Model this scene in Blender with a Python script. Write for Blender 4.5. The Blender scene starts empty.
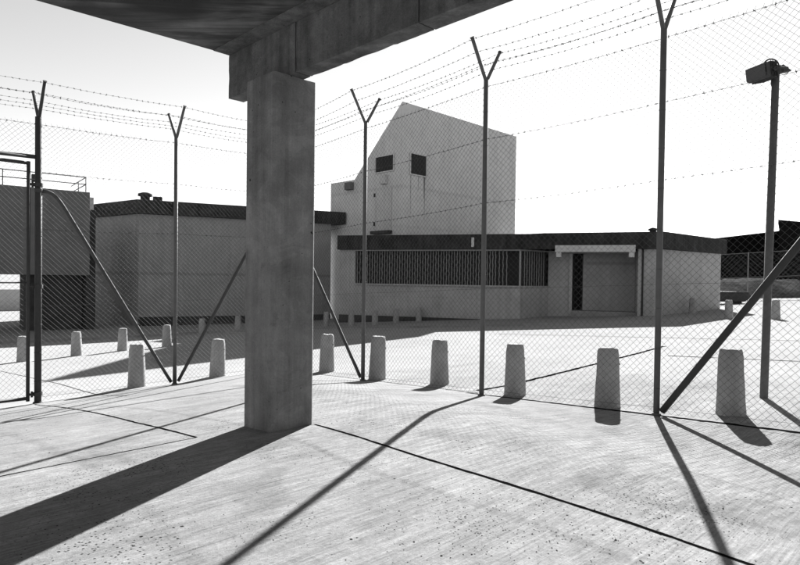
import bpy, bmesh, math, random
from mathutils import Vector, Matrix
random.seed(7)
S = bpy.context.scene
COL = S.collection
R2 = math.sqrt(.5)

# ------------------------------------------------------------------ terrain
CX, CY = -2.72, 13.6            # far corner of the fence

def soft(x, k):
    return x if x / k > 30 else k * math.log1p(math.exp(x / k))

def gz(x, y):
    """height of the paved ground: a level slab under the canopy, a yard falling away to the left"""
    rr = math.hypot(x, y)
    s = min(1, 45 / rr) if rr > 0 else 1
    F = -.25 + .051 * x * s - .0217 * y * s
    F = -1.5 + soft(F + 1.5, .09)
    dR = (-(x - CX) - (y - CY)) * R2
    dL = ((x - CX) - (y - CY)) * R2
    N = max(-.07 * soft(x - 1.3, .2), -.35)
    d = min(dR / (2.9 + .4 * soft(5.8 - dL, .3)), dL / 7.0)
    w = min(1, max(0, soft(d, .04) - soft(d - 1, .04)))
    return F + (N - F) * w

# ------------------------------------------------------------------ materials
class NT:
    def __init__(self, name):
        self.m = bpy.data.materials.new(name)
        self.m.use_nodes = True
        self.t = self.m.node_tree
        self.t.nodes.clear()
        self.out = self.t.nodes.new('ShaderNodeOutputMaterial')
        self.b = self.t.nodes.new('ShaderNodeBsdfPrincipled')
        self.t.links.new(self.b.outputs[0], self.out.inputs[0])

    def n(self, typ, **kw):
        o = self.t.nodes.new(typ)
        for k, v in kw.items():
            setattr(o, k, v)
        return o

    def l(self, a, b):
        self.t.links.new(a, b)

    def val(self, sock, v):
        if hasattr(v, 'is_linked') or isinstance(v, bpy.types.NodeSocket):
            self.l(v, sock)
        else:
            sock.default_value = v

    def math(self, op, a, b=0.0, clamp=False):
        o = self.n('ShaderNodeMath', operation=op, use_clamp=clamp)
        self.val(o.inputs[0], a)
        self.val(o.inputs[1], b)
        return o.outputs[0]

    def coords(self, rnd=True):
        tc = self.n('ShaderNodeTexCoord').outputs['Object']
        if rnd:
            oi = self.n('ShaderNodeObjectInfo')
            a = self.n('ShaderNodeVectorMath', operation='ADD')
            mul = self.math('MULTIPLY', oi.outputs['Random'], 37.0)
            self.l(tc, a.inputs[0])
            self.l(mul, a.inputs[1])
            return a.outputs[0], tc
        return tc, tc

    def mapping(self, v, scale=(1, 1, 1), rot=(0, 0, 0), loc=(0, 0, 0)):
        o = self.n('ShaderNodeMapping')
        self.l(v, o.inputs[0])
        o.inputs['Location'].default_value = loc
        o.inputs['Rotation'].default_value = rot
        o.inputs['Scale'].default_value = scale
        return o.outputs[0]

    def noise(self, v, scale, detail=5, rough=.55, dist=0.0):
        o = self.n('ShaderNodeTexNoise')
        self.l(v, o.inputs['Vector'])
        o.inputs['Scale'].default_value = scale
        o.inputs['Detail'].default_value = detail
        o.inputs['Roughness'].default_value = rough
        o.inputs['Distortion'].default_value = dist
        return o.outputs['Fac']

    def voro(self, v, scale):
        o = self.n('ShaderNodeTexVoronoi')
        self.l(v, o.inputs['Vector'])
        o.inputs['Scale'].default_value = scale
        return o

    def rng(self, f, a, b, c, d):
        o = self.n('ShaderNodeMapRange')
        self.val(o.inputs[0], f)
        for i, x in enumerate((a, b, c, d)):
            o.inputs[i + 1].default_value = x
        return o.outputs[0]

    def mul(self, *xs):
        r = xs[0]
        for x in xs[1:]:
            r = self.math('MULTIPLY', r, x)
        return r

    def colour(self, fac):
        c = self.n('ShaderNodeCombineColor')
        for i in range(3):
            self.l(fac, c.inputs[i])
        self.l(c.outputs[0], self.b.inputs['Base Color'])

    def bump(self, h, strength, dist=.01):
        o = self.n('ShaderNodeBump')
        o.inputs['Strength'].default_value = strength
        o.inputs['Distance'].default_value = dist
        self.l(h, o.inputs['Height'])
        self.l(o.outputs[0], self.b.inputs['Normal'])

    def rough(self, r, metal=0.0):
        self.b.inputs['Roughness'].default_value = r
        self.b.inputs['Metallic'].default_value = metal


def concrete(name, base, var=.16, fine=.1, drips=.0, holes=.0, courses=None, blocks=None,
             bstr=.35, boards=.0, big=1.0, ties=0.0):
    m = NT(name)
    v, tc = m.coords()
    f = m.rng(m.noise(v, .9 * big, 6, .6, .4), .3, .7, 1 - var, 1 + var)
    f2 = m.rng(m.noise(v, 5 * big, 5, .6), .25, .75, 1 - var * .6, 1 + var * .6)
    f3 = m.rng(m.noise(v, 60, 4, .7), .25, .75, 1 - fine, 1 + fine)
    fac = m.mul(f, f2, f3)
    h = m.noise(v, 45, 5, .7)
    if drips:
        d = m.noise(m.mapping(v, (3.2, 3.2, .12)), 1.3, 5, .65, .2)
        fac = m.mul(fac, m.rng(d, .42, .72, 1.0, 1 - drips))
    if boards:
        b = m.noise(m.mapping(v, (9, 9, .25)), 1.5, 4, .6)
        fac = m.mul(fac, m.rng(b, .3, .7, 1 - boards, 1 + boards))
        h = m.math('ADD', h, m.math('MULTIPLY', b, .8))
    if holes:
        vo = m.voro(v, 9.0)
        hole = m.rng(vo.outputs['Distance'], .035, .07, 1 - holes, 1.0)
        vo2 = m.voro(v, 27.0)
        hole2 = m.rng(vo2.outputs['Distance'], .05, .11, 1 - holes * .6, 1.0)
        gate = m.rng(m.noise(v, 2.5, 2), .5, .56, 1.0, 0.0)
        hole2 = m.math('MAXIMUM', hole2, gate)
        fac = m.mul(fac, hole, hole2)
        h = m.math('ADD', h, m.math('MULTIPLY', m.mul(hole, hole2), 1.2))
    if ties:
        wv = m.n('ShaderNodeVectorMath', operation='ADD')
        m.l(v, wv.inputs[0])
        m.l(m.math('MULTIPLY', m.noise(v, 14, 3), .05), wv.inputs[1])
        vt = m.voro(wv.outputs[0], 3.1)
        hole3 = m.rng(vt.outputs['Distance'], .035, .06, 1 - ties, 1.0)
        fac = m.mul(fac, hole3)
        h = m.math('ADD', h, m.math('MULTIPLY', hole3, 2.0))
        # blotchy laitance with a torn outline
        bl = m.noise(v, 2.3, 8, .72, 1.0)
        fac = m.mul(fac, m.rng(bl, .50, .56, 1.0, 1.16), m.rng(bl, .34, .40, .80, 1.0))
    sep = m.n('ShaderNodeSeparateXYZ')
    m.l(tc, sep.inputs[0])
    if courses:
        for zc, st, hw in courses:
            dz = m.math('ABSOLUTE', m.math('SUBTRACT', sep.outputs[2], zc))
            fac = m.mul(fac, m.rng(dz, hw, hw * 2.2, 1 - st, 1.0))
    if blocks:
        bw, bh, st = blocks
        u = m.math('MULTIPLY', m.math('ADD', sep.outputs[0], m.math('MULTIPLY', sep.outputs[1], .6)), 1 / bw)
        fr = m.math('ABSOLUTE', m.math('SUBTRACT', m.math('FRACT', u), .5))
        fac = m.mul(fac, m.rng(fr, .484, .496, 1.0, 1 - st))
        fz = m.math('ABSOLUTE', m.math('SUBTRACT', m.math('FRACT', m.math('MULTIPLY', sep.outputs[2], 1 / bh)), .5))
        fac = m.mul(fac, m.rng(fz, .475, .495, 1.0, 1 - st))
    m.colour(m.math('MULTIPLY', fac, base))
    m.bump(h, bstr, .012)
    m.rough(.95)
    m.b.inputs['Specular IOR Level'].default_value = .08
    return m


def metal(name, base, rough=.5, met=.5, var=.15):
    m = NT(name)
    v, tc = m.coords()
    f = m.rng(m.noise(v, 6, 5, .6), .3, .7, 1 - var, 1 + var)
    f2 = m.rng(m.noise(v, 70, 3, .6), .3, .7, .92, 1.08)
    m.colour(m.math('MULTIPLY', m.mul(f, f2), base))
    m.rough(rough, met)
    m.bump(m.noise(v, 90, 3), .12, .004)
    return m


M = {}
M['pillar'] = concrete('pillar_concrete', .165, .30, .16, drips=.38, holes=.8, boards=.12, bstr=.6, ties=.85)
M['beam'] = concrete('beam_concrete', .125, .38, .18, drips=.55, holes=.85, boards=.04, bstr=.7, big=1.6, ties=.9)
M['soffit'] = None
M['bollard'] = concrete('bollard_concrete', .27, .16, .16, drips=.22, holes=.4, bstr=.6, big=2)
M['wall'] = concrete('rendered_wall', .295, .12, .06, drips=.16, blocks=(1.9, 1.05, .10))
M['hall'] = concrete('hall_wall', .225, .12, .06, drips=.16, blocks=(2.4, 50, .05), courses=((3.02, .22, .05),))
M['tower'] = concrete('tower_wall', .47, .08, .05, drips=.12, blocks=(2.6, 60, .06), courses=((8.0, .10, .06), (5.6, .06, .05)))
M['tank'] = concrete('raised_wall', .12, .12, .06, drips=.1)
M['parapet'] = concrete('weathered_parapet', .032, .38, .2, drips=.5, bstr=.5, big=1.4)
M['dark_base'] = concrete('dark_base_tone', .045, .3, .2)  # dark tone for wall-foot bands; on recessed walls it paints in shade
M['paint'] = concrete('pale_painted_metal', .42, .08, .05, drips=.12)
M['black'] = metal('black_interior', .012, .9, 0)
M['glass'] = metal('dark_glass', .02, .25, 0)
M['post'] = metal('grey_galvanised_post', .065, .7, .0)
M['dark_post'] = metal('dark_painted_post', .02, .75, 0)
M['brace'] = metal('brace_pipe', .035, .8, 0)
M['wire'] = metal('galvanised_wire', .05, .85, 0, .3)
M['barb'] = metal('rusty_wire', .03, .85, 0, .3)
M['lattice'] = metal('painted_lattice', .17, .7, 0)
M['shed'] = metal('dark_corrugated_sheet', .007, .95, 0, .3)
M['skip'] = metal('dark_skip_steel', .03, .8, .1, .3)
M['kerb'] = concrete('kerb_concrete', .2, .2, .15)
M['tar'] = concrete('tarred_joint', .004, .3, .3)
M['tar'].b.inputs['Specular IOR Level'].default_value = 0
M['tar'].b.inputs['Roughness'].default_value = 1
M['shed'].b.inputs['Specular IOR Level'].default_value = .05
M['rim'] = metal('lamp_reflector', .6, .25, .8)


def ground_mat():
    m = NT('brushed_concrete_paving')
    v, tc = m.coords(False)
    sep = m.n('ShaderNodeSeparateXYZ')
    m.l(tc, sep.inputs[0])
    X, Y = sep.outputs[0], sep.outputs[1]
    # distance from the canopy, used only to fade the brushing out beyond the fence
    rad = m.math('SQRT', m.math('ADD', m.math('MULTIPLY', X, X), m.math('MULTIPLY', Y, Y)))
    near = m.rng(rad, 7.0, 15.0, 1.0, .35)
    warp = m.noise(v, .35, 3)
    # broom strokes running across the slabs
    rot = m.mapping(v, (1, 1, 1), (0, 0, math.radians(-45)))
    s2 = m.n('ShaderNodeSeparateXYZ')
    m.l(rot, s2.inputs[0])
    cb = m.n('ShaderNodeCombineXYZ')
    m.l(s2.outputs[0], cb.inputs[0])
    m.l(m.math('ADD', s2.outputs[1], m.math('MULTIPLY', warp, .10)), cb.inputs[1])
    vv = cb.outputs[0]
    st1 = m.noise(m.mapping(vv, (.9, 8, 1)), 1.6, 7, .7, .5)
    st2 = m.noise(m.mapping(vv, (1.8, 42, 1)), 1.3, 5, .7, .2)
    st3 = m.noise(m.mapping(vv, (.22, 3.0, 1), (0, 0, .12)), 1.3, 5, .6, .3)
    big = m.noise(v, .28, 5, .55, .5)
    mid = m.noise(v, 1.4, 6, .65, .7)
    fine = m.noise(v, 38, 5, .75)
    grit = m.noise(v, 150, 3, .7)
    a1 = m.rng(st1, .35, .68, -.14, .13)
    a2 = m.rng(st2, .3, .7, -.26, .2)
    a3 = m.rng(st3, .35, .66, -.06, .06)
    st = m.math('MULTIPLY', m.math('ADD', m.math('ADD', a1, a2), a3), near)
    fac = m.math('ADD', 1.0, st)
    fac = m.mul(fac, m.rng(big, .3, .7, .82, 1.12), m.rng(mid, .3, .7, .84, 1.13), m.rng(m.noise(v, 9, 6, .75, .3), .3, .7, .86, 1.12),
                m.rng(fine, .25, .75, .74, 1.20), m.rng(grit, .25, .75, .82, 1.16))
    # dark specks: pits and stones, in patches
    vo = m.voro(v, 19.0)
    sz = m.mul(m.rng(m.noise(v, 1.1, 3), .47, .62, .0, .17), m.rng(m.noise(v, 31, 2), .35, .65, .3, 1.4))
    sp = m.math('SUBTRACT', vo.outputs['Distance'], sz)
    speck = m.rng(sp, -.01, .02, .12, 1.0)
    vo2 = m.voro(v, 34.0)
    sz2 = m.rng(m.noise(v, .8, 3), .47, .62, .0, .22)
    sp2 = m.math('SUBTRACT', vo2.outputs['Distance'], sz2)
    speck2 = m.rng(sp2, -.01, .04, .2, 1.0)
    fac = m.mul(fac, speck, speck2)
    # worn pale and oily dark patches
    oil = m.noise(v, .75, 4, .5, 1.2)
    fac = m.mul(fac, m.rng(oil, .56, .70, 1.0, .74))
    # the yard beyond the fence is a cleaner, paler pour
    far = m.rng(rad, 10.0, 14.0, 0.0, 1.0)
    mixn = m.n('ShaderNodeMix')
    m.l(m.math('MULTIPLY', far, .55), mixn.inputs[0])
    m.l(fac, mixn.inputs[2])
    mixn.inputs[3].default_value = 1.1
    fac = m.mul(mixn.outputs[0], m.rng(rad, 8.0, 13.0, 1.0, 1.12))
    m.colour(m.math('MULTIPLY', fac, .24))
    h = m.math('ADD', m.math('MULTIPLY', st2, near), m.math('MULTIPLY', fine, .9))
    h = m.math('ADD', h, m.math('MULTIPLY', m.mul(st1, near), .7))
    h = m.math('ADD', h, m.math('MULTIPLY', speck, .6))
    m.bump(h, .42, .012)
    m.rough(1.0)
    m.b.inputs['Specular IOR Level'].default_value = .0
    return m


M['ground'] = ground_mat()


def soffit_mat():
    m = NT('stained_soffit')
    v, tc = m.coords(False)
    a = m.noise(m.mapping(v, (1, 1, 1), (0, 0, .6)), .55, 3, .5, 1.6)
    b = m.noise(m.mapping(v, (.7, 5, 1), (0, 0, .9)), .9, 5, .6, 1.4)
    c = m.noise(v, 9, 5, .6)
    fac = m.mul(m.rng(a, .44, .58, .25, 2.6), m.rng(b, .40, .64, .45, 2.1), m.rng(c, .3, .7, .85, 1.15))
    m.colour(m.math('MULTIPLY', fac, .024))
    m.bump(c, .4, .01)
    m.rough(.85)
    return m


M['soffit'] = soffit_mat()


def bank_mat():
    m = NT('dry_grass_bank')
    v, tc = m.coords(False)
    a = m.noise(v, .35, 6, .65, .8)
    b = m.noise(m.mapping(v, (1, 1, 4)), 1.6, 6, .7)
    m.colour(m.math('MULTIPLY', m.mul(m.rng(a, .3, .7, .6, 1.35), m.rng(b, .3, .7, .5, 1.5)), .06))
    m.bump(b, .8, .2)
    m.rough(1)
    m.b.inputs['Specular IOR Level'].default_value = 0
    return m


M['bank'] = bank_mat()

# ------------------------------------------------------------------ mesh helpers
class MB:
    def __init__(self):
        self.v = []
        self.f = []
        self.smooth = []

    def add(self, vs, fs, smooth=False):
        o = len(self.v)
        self.v += [tuple(x) for x in vs]
        for q in fs:
            self.f.append([o + i for i in q])
            self.smooth.append(smooth)
        return self

    def box(self, c, d, rz=0, ax=None):
        """box of full size d centred at c, turned rz about z"""
        hx, hy, hz = d[0] / 2, d[1] / 2, d[2] / 2
        ca, sa = math.cos(rz), math.sin(rz)
        vs = []
        for z in (-hz, hz):
            for x, y in ((-hx, -hy), (hx, -hy), (hx, hy), (-hx, hy)):
                vs.append((c[0] + x * ca - y * sa, c[1] + x * sa + y * ca, c[2] + z))
        return self.add(vs, [(0, 3, 2, 1), (4, 5, 6, 7), (0, 1, 5, 4), (1, 2, 6, 5), (2, 3, 7, 6), (3, 0, 4, 7)])

    def prism(self, pts, z0, z1):
        """upright prism over a counter-clockwise plan polygon; z1 may be a list of heights"""
        n = len(pts)
        a = sum(pts[i][0] * pts[(i + 1) % n][1] - pts[(i + 1) % n][0] * pts[i][1] for i in range(n))
        if a < 0:
            pts = pts[::-1]
            if isinstance(z1, (list, tuple)):
                z1 = z1[::-1]
        zt = z1 if isinstance(z1, (list, tuple)) else [z1] * n
        vs = [(p[0], p[1], z0) for p in pts] + [(p[0], p[1], z) for p, z in zip(pts, zt)]
        fs = [tuple(range(n))[::-1], tuple(range(n, 2 * n))]
        fs += [(i, (i + 1) % n, n + (i + 1) % n, n + i) for i in range(n)]
        return self.add(vs, fs)

    def extrude(self, poly, vec):
        """solid from a planar 3D polygon pushed along vec"""
        n = len(poly)
        P = [Vector(p) for p in poly]
        vec = Vector(vec)
        vs = P + [p + vec for p in P]
        fs = [tuple(range(n))[::-1], tuple(range(n, 2 * n))]
        fs += [(i, (i + 1) % n, n + (i + 1) % n, n + i) for i in range(n)]
        return self.add(vs, fs)

    def tube(self, pts, r, n=8, cap=True, smooth=True):
        P = [Vector(p) for p in pts]
        rs = r if isinstance(r, (list, tuple)) else [r] * len(P)
        vs, fs = [], []
        up = None
        for i, p in enumerate(P):
            if i == 0:
                t = P[1] - P[0]
            elif i == len(P) - 1:
                t = P[-1] - P[-2]
            else:
                t = (P[i + 1] - P[i]).normalized() + (P[i] - P[i - 1]).normalized()
            t.normalize()
            if up is None:
                up = Vector((0, 0, 1)) if abs(t.z) < .9 else Vector((1, 0, 0))
            a = t.cross(up).normalized()
            b = a.cross(t).normalized()
            up = b
            for k in range(n):
                th = 2 * math.pi * k / n + math.pi / n
                vs.append(p + (a * math.cos(th) + b * math.sin(th)) * rs[i])
        for i in range(len(P) - 1):
            for k in range(n):
                k2 = (k + 1) % n
                fs.append((i * n + k, i * n + k2, (i + 1) * n + k2, (i + 1) * n + k))
        self.add(vs, fs, smooth)
        if cap:
            e = (len(P) - 1) * n
            o = len(self.v) - len(vs)
            self.f.append([o + k for k in range(n)][::-1])
            self.f.append([o + e + k for k in range(n)])
            self.smooth += [False, False]
        return self

    def lathe(self, prof, c=(0, 0, 0), n=28, smooth=True, jit=0):
        vs, fs = [], []
        for r, z in prof:
            for k in range(n):
                th = 2 * math.pi * k / n
                q = 1 + (random.uniform(-jit, jit) if jit else 0)
                vs.append((c[0] + r * q * math.cos(th), c[1] + r * q * math.sin(th), c[2] + z))
        for i in range(len(prof) - 1):
            for k in range(n):
                k2 = (k + 1) % n
                fs.append((i * n + k, i * n + k2, (i + 1) * n + k2, (i + 1) * n + k))
        self.add(vs, fs, smooth)
        self.add([vs[k] for k in range(n)], [tuple(range(n))[::-1]])
        self.add([vs[(len(prof) - 1) * n + k] for k in range(n)], [tuple(range(n))])
        return self

    def build(self, name, mat, parent=None, bevel=0, autosm=False):
        me = bpy.data.meshes.new(name)
        off = Vector((0, 0, 0))
        if parent is not None:
            off = world_loc(parent)
        me.from_pydata([tuple(Vector(v) - off) for v in self.v], [], self.f)
        me.polygons.foreach_set('use_smooth', self.smooth)
        me.update()
        o = bpy.data.objects.new(name, me)
        COL.objects.link(o)
        if parent is not None:
            o.parent = parent
        o.data.materials.append(mat.m if isinstance(mat, NT) else mat)
        if bevel:
            b = o.modifiers.new('bevel', 'BEVEL')
            b.width = bevel
            b.segments = 2
            b.limit_method = 'ANGLE'
            b.angle_limit = math.radians(40)
        return o


def roughen(o, axes, cell, chip=.012, fine=.0025, seed=0.0):
    """cut a prism into small cells and nibble its arrises"""
    from mathutils import noise
    bm = bmesh.new()
    bm.from_mesh(o.data)
    for ax in axes:
        ax = Vector(ax).normalized()
        ds = [v.co.dot(ax) for v in bm.verts]
        lo, hi = min(ds), max(ds)
        n = max(1, int((hi - lo) / cell))
        for i in range(1, n):
            d = lo + (hi - lo) * i / n
            bmesh.ops.bisect_plane(bm, geom=bm.verts[:] + bm.edges[:] + bm.faces[:], plane_co=ax * d, plane_no=ax)
    bm.normal_update()
    mv = []
    for v in bm.verts:
        ns = [f.normal for f in v.link_faces]
        if len(ns) > 1 and min(ns[0].dot(k) for k in ns) < .6:
            p = v.co + Vector((seed, seed * .7, 0))
            a = max(0, noise.noise(p * 5.0) - .05) * chip * 2 + abs(noise.noise(p * 27)) * fine * 2
            a += max(0, noise.noise(p * 13 + Vector((5, 1, 2))) - .35) * chip * 3
            mv.append((v, -v.normal * a))
    for v, d in mv:
        v.co += d
    bm.to_mesh(o.data)
    bm.free()


def world_loc(o):
    v = Vector(o.location)
    while o.parent:
        o = o.parent
        v += Vector(o.location)
    return v


def tag(o, label=None, cat=None, group=None, kind=None):
    if label: o['label'] = label
    if cat: o['category'] = cat
    if group: o['group'] = group
    if kind: o['kind'] = kind
    return o


def thing(name, loc, label, cat, group=None):
    o = bpy.data.objects.new(name, None)
    o.empty_display_size = .2
    o.location = loc
    COL.objects.link(o)
    return tag(o, label, cat, group)


def copy_tree(o, parent=None):
    c = o.copy()
    COL.objects.link(c)
    c.parent = parent
    for ch in [k for k in list(o.children)]:
        copy_tree(ch, c)
    return c

# ------------------------------------------------------------------ ground
def build_ground():
    def axis(lo, hi, step, ext):
        a = []
        x = lo
        while x < hi + 1e-6:
            a.append(x)
            x += step
        s = step
        x = hi
        while x < ext:
            s *= 1.25
            x += s
            a.append(x)
        s = step
        x = lo
        while x > -ext:
            s *= 1.25
            x -= s
            a.insert(0, x)
        return a
    global GX, GY
    xs = axis(-13, 13, .2, 900)
    ys = axis(-2, 25, .2, 1400)
    vs = [(x, y, gz(x, y)) for y in ys for x in xs]
    GX, GY = xs, ys
    n = len(xs)
    fs = [(j * n + i, j * n + i + 1, (j + 1) * n + i + 1, (j + 1) * n + i)
          for j in range(len(ys) - 1) for i in range(n - 1)]
    mb = MB()
    mb.v = vs
    mb.f = fs
    mb.smooth = [True] * len(fs)
    tag(mb.build('ground', M['ground']), kind='structure')


build_ground()


def gm_z(x, y):
    """height of the ground sheet itself at x, y"""
    import bisect
    i = bisect.bisect_right(GX, x) - 1
    j = bisect.bisect_right(GY, y) - 1
    u = (x - GX[i]) / (GX[i + 1] - GX[i])
    v = (y - GY[j]) / (GY[j + 1] - GY[j])
    a, b = gz(GX[i], GY[j]), gz(GX[i + 1], GY[j])
    c, d = gz(GX[i], GY[j + 1]), gz(GX[i + 1], GY[j + 1])
    return (a * (1 - u) + b * u) * (1 - v) + (c * (1 - u) + d * u) * v


def strip(name, pts, w, mat, lift=.003, kind='structure', step=.07, wob=0.0):
    """thin ribbon draped on the ground along a plan polyline"""
    P = []
    for a, b in zip(pts[:-1], pts[1:]):
        L = math.hypot(b[0] - a[0], b[1] - a[1])
        k = max(1, int(L / step))
        for i in range(k):
            t = i / k
            P.append((a[0] + (b[0] - a[0]) * t, a[1] + (b[1] - a[1]) * t))
    P.append(pts[-1])
    vs, fs = [], []
    for i, p in enumerate(P):
        a = P[max(0, i - 1)]
        b = P[min(len(P) - 1, i + 1)]
        dx, dy = b[0] - a[0], b[1] - a[1]
        L = math.hypot(dx, dy)
        nx, ny = -dy / L, dx / L
        o = random.uniform(-wob, wob)
        ww = w * random.uniform(.75, 1.25)
        for s in (-.5, .5):
            x, y = p[0] + nx * (ww * s + o), p[1] + ny * (ww * s + o)
            vs.append((x, y, gm_z(x, y) + lift))
        if i:
            fs.append((2 * i - 2, 2 * i, 2 * i + 1, 2 * i - 1))
    mb = MB()
    mb.add(vs, fs)
    return tag(mb.build(name, mat), kind=kind)


J = M['tar']
strip('paving_joint', [(-.83, 5.96), (.18, 4.85), (1.07, 3.95), (1.9, 3.12), (4.0, 1.0)], .03, J, wob=.003)
strip('paving_joint', [(-6.1, 10.03), (-2.85, 6.5), (-1.86, 5.52)], .026, J, wob=.003)
strip('paving_joint', [(-1.86, 5.52), (-2.93, 4.38), (-4.6, 2.6)], .016, J, wob=.003)
strip('paving_joint', [(1.3, 9.9), (1.93, 10.36), (3.11, 11.56), (5.63, 14.2), (6.9, 15.6)], .10, J, wob=.012)
strip('paving_joint', [(6.1, 13.6), (6.52, 13.19), (7.84, 12.0), (9.2, 10.8)], .08, J, wob=.006)
strip('paving_joint', [(3.6, 21.8), (10.45, 15.7), (14, 12.5)], .06, J, wob=.01)
strip('paving_joint', [(-10.46, 15.7), (-7.19, 12.7), (-4.5, 9.9)], .02, J, wob=.004)
# dark line under the fence wire: joint with the wire's shadow painted in
strip('fence_joint_shadow', [(CX, CY - .02), (1.28, 9.6)], .03, J, .003, wob=.01)
strip('fence_joint_shadow', [(1.1, 9.62), (3.2, 7.62), (6.9, 3.98)], .075, J, .0035, wob=.012)
strip('fence_joint_shadow', [(CX, CY - .02), (-6.2, 10.15)], .035, J, .003, wob=.012)


def kerb(pts, w=.14, h=.09):
    mb = MB()
    prev = None
    P = []
    for a, b in zip(pts[:-1], pts[1:]):
        L = math.hypot(b[0] - a[0], b[1] - a[1])
        k = max(1, int(L / 1.0))
        for i in range(k):
            t = i / k
            P.append((a[0] + (b[0] - a[0]) * t, a[1] + (b[1] - a[1]) * t))
    P.append(pts[-1])
    for a, b in zip(P[:-1], P[1:]):
        dx, dy = b[0] - a[0], b[1] - a[1]
        L = math.hypot(dx, dy)
        nx, ny = -dy / L * w / 2, dx / L * w / 2
        ex, ey = dx / L * .006, dy / L * .006
        q = [(a[0] + nx + ex, a[1] + ny + ey), (b[0] + nx - ex, b[1] + ny - ey),
             (b[0] - nx - ex, b[1] - ny - ey), (a[0] - nx + ex, a[1] - ny + ey)]
        vs = [(x, y, gz(x, y) - .1) for x, y in q] + [(x, y, gz(x, y) + h) for x, y in q]
        mb.add(vs, [(0, 1, 2, 3), (7, 6, 5, 4), (0, 4, 5, 1), (1, 5, 6, 2), (2, 6, 7, 3), (3, 7, 4, 0)])
    return tag(mb.build('kerb', M['kerb']), kind='structure')


kerb([(-17.5, 24.3), (-12.6, 27.1), (-9.6, 29.0), (-2.8, 29.3), (.9, 27.2), (6.4, 25.6)])

# ------------------------------------------------------------------ bollards
def make_bollard():
    t = thing('bollard', (0, 0, 0), '', 'bollard', 'tapered concrete bollards around the yard')
    mb = MB()
    mb.lathe([(.174, -.15), (.172, .0), (.169, .05), (.165, .12), (.161, .22), (.157, .32), (.153, .42), (.149, .52), (.146, .62), (.142, .72), (.139, .78), (.133, .806), (.118, .82)], n=40)
    mb.build('shaft', M['bollard'], t)
    mb = MB()
    mb.tube([(.148, -.012, .60), (.158, -.012, .60)], .014, 8)
    mb.build('fixing_plug', M['black'], t)
    return t


B = [
    (-5.17, 11.82, 1.04, 'concrete bollard standing at the foot of the left sloping brace, outside the fence'),
    (-3.92, 12.93, .99, 'concrete bollard just left of the big square pillar, in sunlight against the shaded yard'),
    (-1.58, 13.1, 1.0, 'concrete bollard close to the right side of the big square pillar'),
    (-.42, 11.60, 1.03, 'concrete bollard right beside the fence post where a single brace comes down'),
    (.73, 10.75, .98, 'concrete bollard between two fence posts with its short shadow falling left'),
    (1.83, 9.40, .98, 'concrete bollard just right of the middle fence post in front of the shaded wall'),
    (2.87, 8.22, 1.0, 'concrete bollard whose shadow falls straight towards the viewer, left of the tall fence post'),
    (4.17, 7.50, 1.0, 'largest and nearest concrete bollard, between the diagonal brace and the lamp pole'),
    (-11.37, 18.1, .94, 'leftmost far bollard, seen through the wire gate'),
    (-10.45, 19.4, .96, 'far bollard just right of the dark gate post'),
    (-9.56, 20.7, .95, 'far bollard in sun in front of the pale left hall corner'),
    (-8.46, 21.8, .97, 'far bollard behind the sloping brace at the tip of the tower shadow'),
    (15.0, 30.75, .95, 'small far bollard in the shade against the right end wall of the low block'),
    (13.95, 25.4, .97, 'far bollard standing just clear of the low block right end'),
    (15.05, 24.0, .95, 'far bollard hidden partly by the lamp pole'),
    (-9.39, 28.5, .9, 'small shaded bollard before the hall, behind the left fence post'),
    (-8.07, 29.9, .95, 'small shaded bollard before the hall, next to the left edge of the big pillar'),
    (-3.88, 31.6, .93, 'small shaded bollard just right of the big pillar, where hall meets low block'),
    (-2.49, 30.9, .96, 'shaded bollard at the left end of the barred window, below its sill'),
    (-1.26, 30.9, .92, 'shaded bollard under the barred window, behind the second brace foot'),
    (-.2, 32.3, .9, 'dim shaded bollard under the barred window, third from its left end'),
    (1.05, 32.9, .95, 'dim shaded bollard under the barred window, furthest right of the shaded row'),
]
b0 = make_bollard()
variants = []
for vi in range(5):
    from mathutils import noise
    me = b0.children[0].data if b0.children[0].name.startswith('shaft') else b0.children[1].data
    m2 = me.copy()
    for v in m2.vertices:
        if v.co.z < .77:
            k = noise.noise(v.co * 9 + Vector((vi * 7, 0, 0))) * .006
        else:
            k = -.004 - max(0, noise.noise(v.co * 16 + Vector((vi * 5, 3, 0)))) * .035
        h = Vector((v.co.x, v.co.y, 0))
        v.co += h.normalized() * k
        if v.co.z > .8:
            v.co.z += noise.noise(v.co * 12 + Vector((vi, 0, 9))) * .014
    variants.append(m2)
for i, (x, y, s, lab) in enumerate(B):
    b = b0 if i == 0 else copy_tree(b0)
    b.location = (x, y, gz(x, y) - .005)
    b.rotation_euler = (random.uniform(-.022, .022), random.uniform(-.022, .022), random.uniform(-.5, .5))
    b.scale = (1, 1, s)
    b['label'] = lab
    for ch in b.children:
        if ch.name.startswith('shaft'):
            ch.data = variants[i % 5]

# ------------------------------------------------------------------ fence
POST_H = 4.87
legR = [(CX, CY)]
uR = Vector((.7071, -.7071, 0))
uL = Vector((-.7071, -.7071, 0))
posR = [(-.68, 11.30), (1.28, 9.24), (3.27, 7.58), (5.2, 5.6)]
posL = [(-4.42, 11.80), (-6.17, 10.23), (-8.65, 7.75)]
posR = [Vector((x, y, gz(x, y))) for x, y in posR]
posL = [Vector((x, y, gz(x, y))) for x, y in posL]
corner = Vector((CX + .05, CY - .2, gz(CX + .05, CY - .2)))

fence = thing('security_fence', corner, 'tall chain link fence with Y-topped posts, braces and barbed wire enclosing the canopy yard', 'fence')


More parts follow.
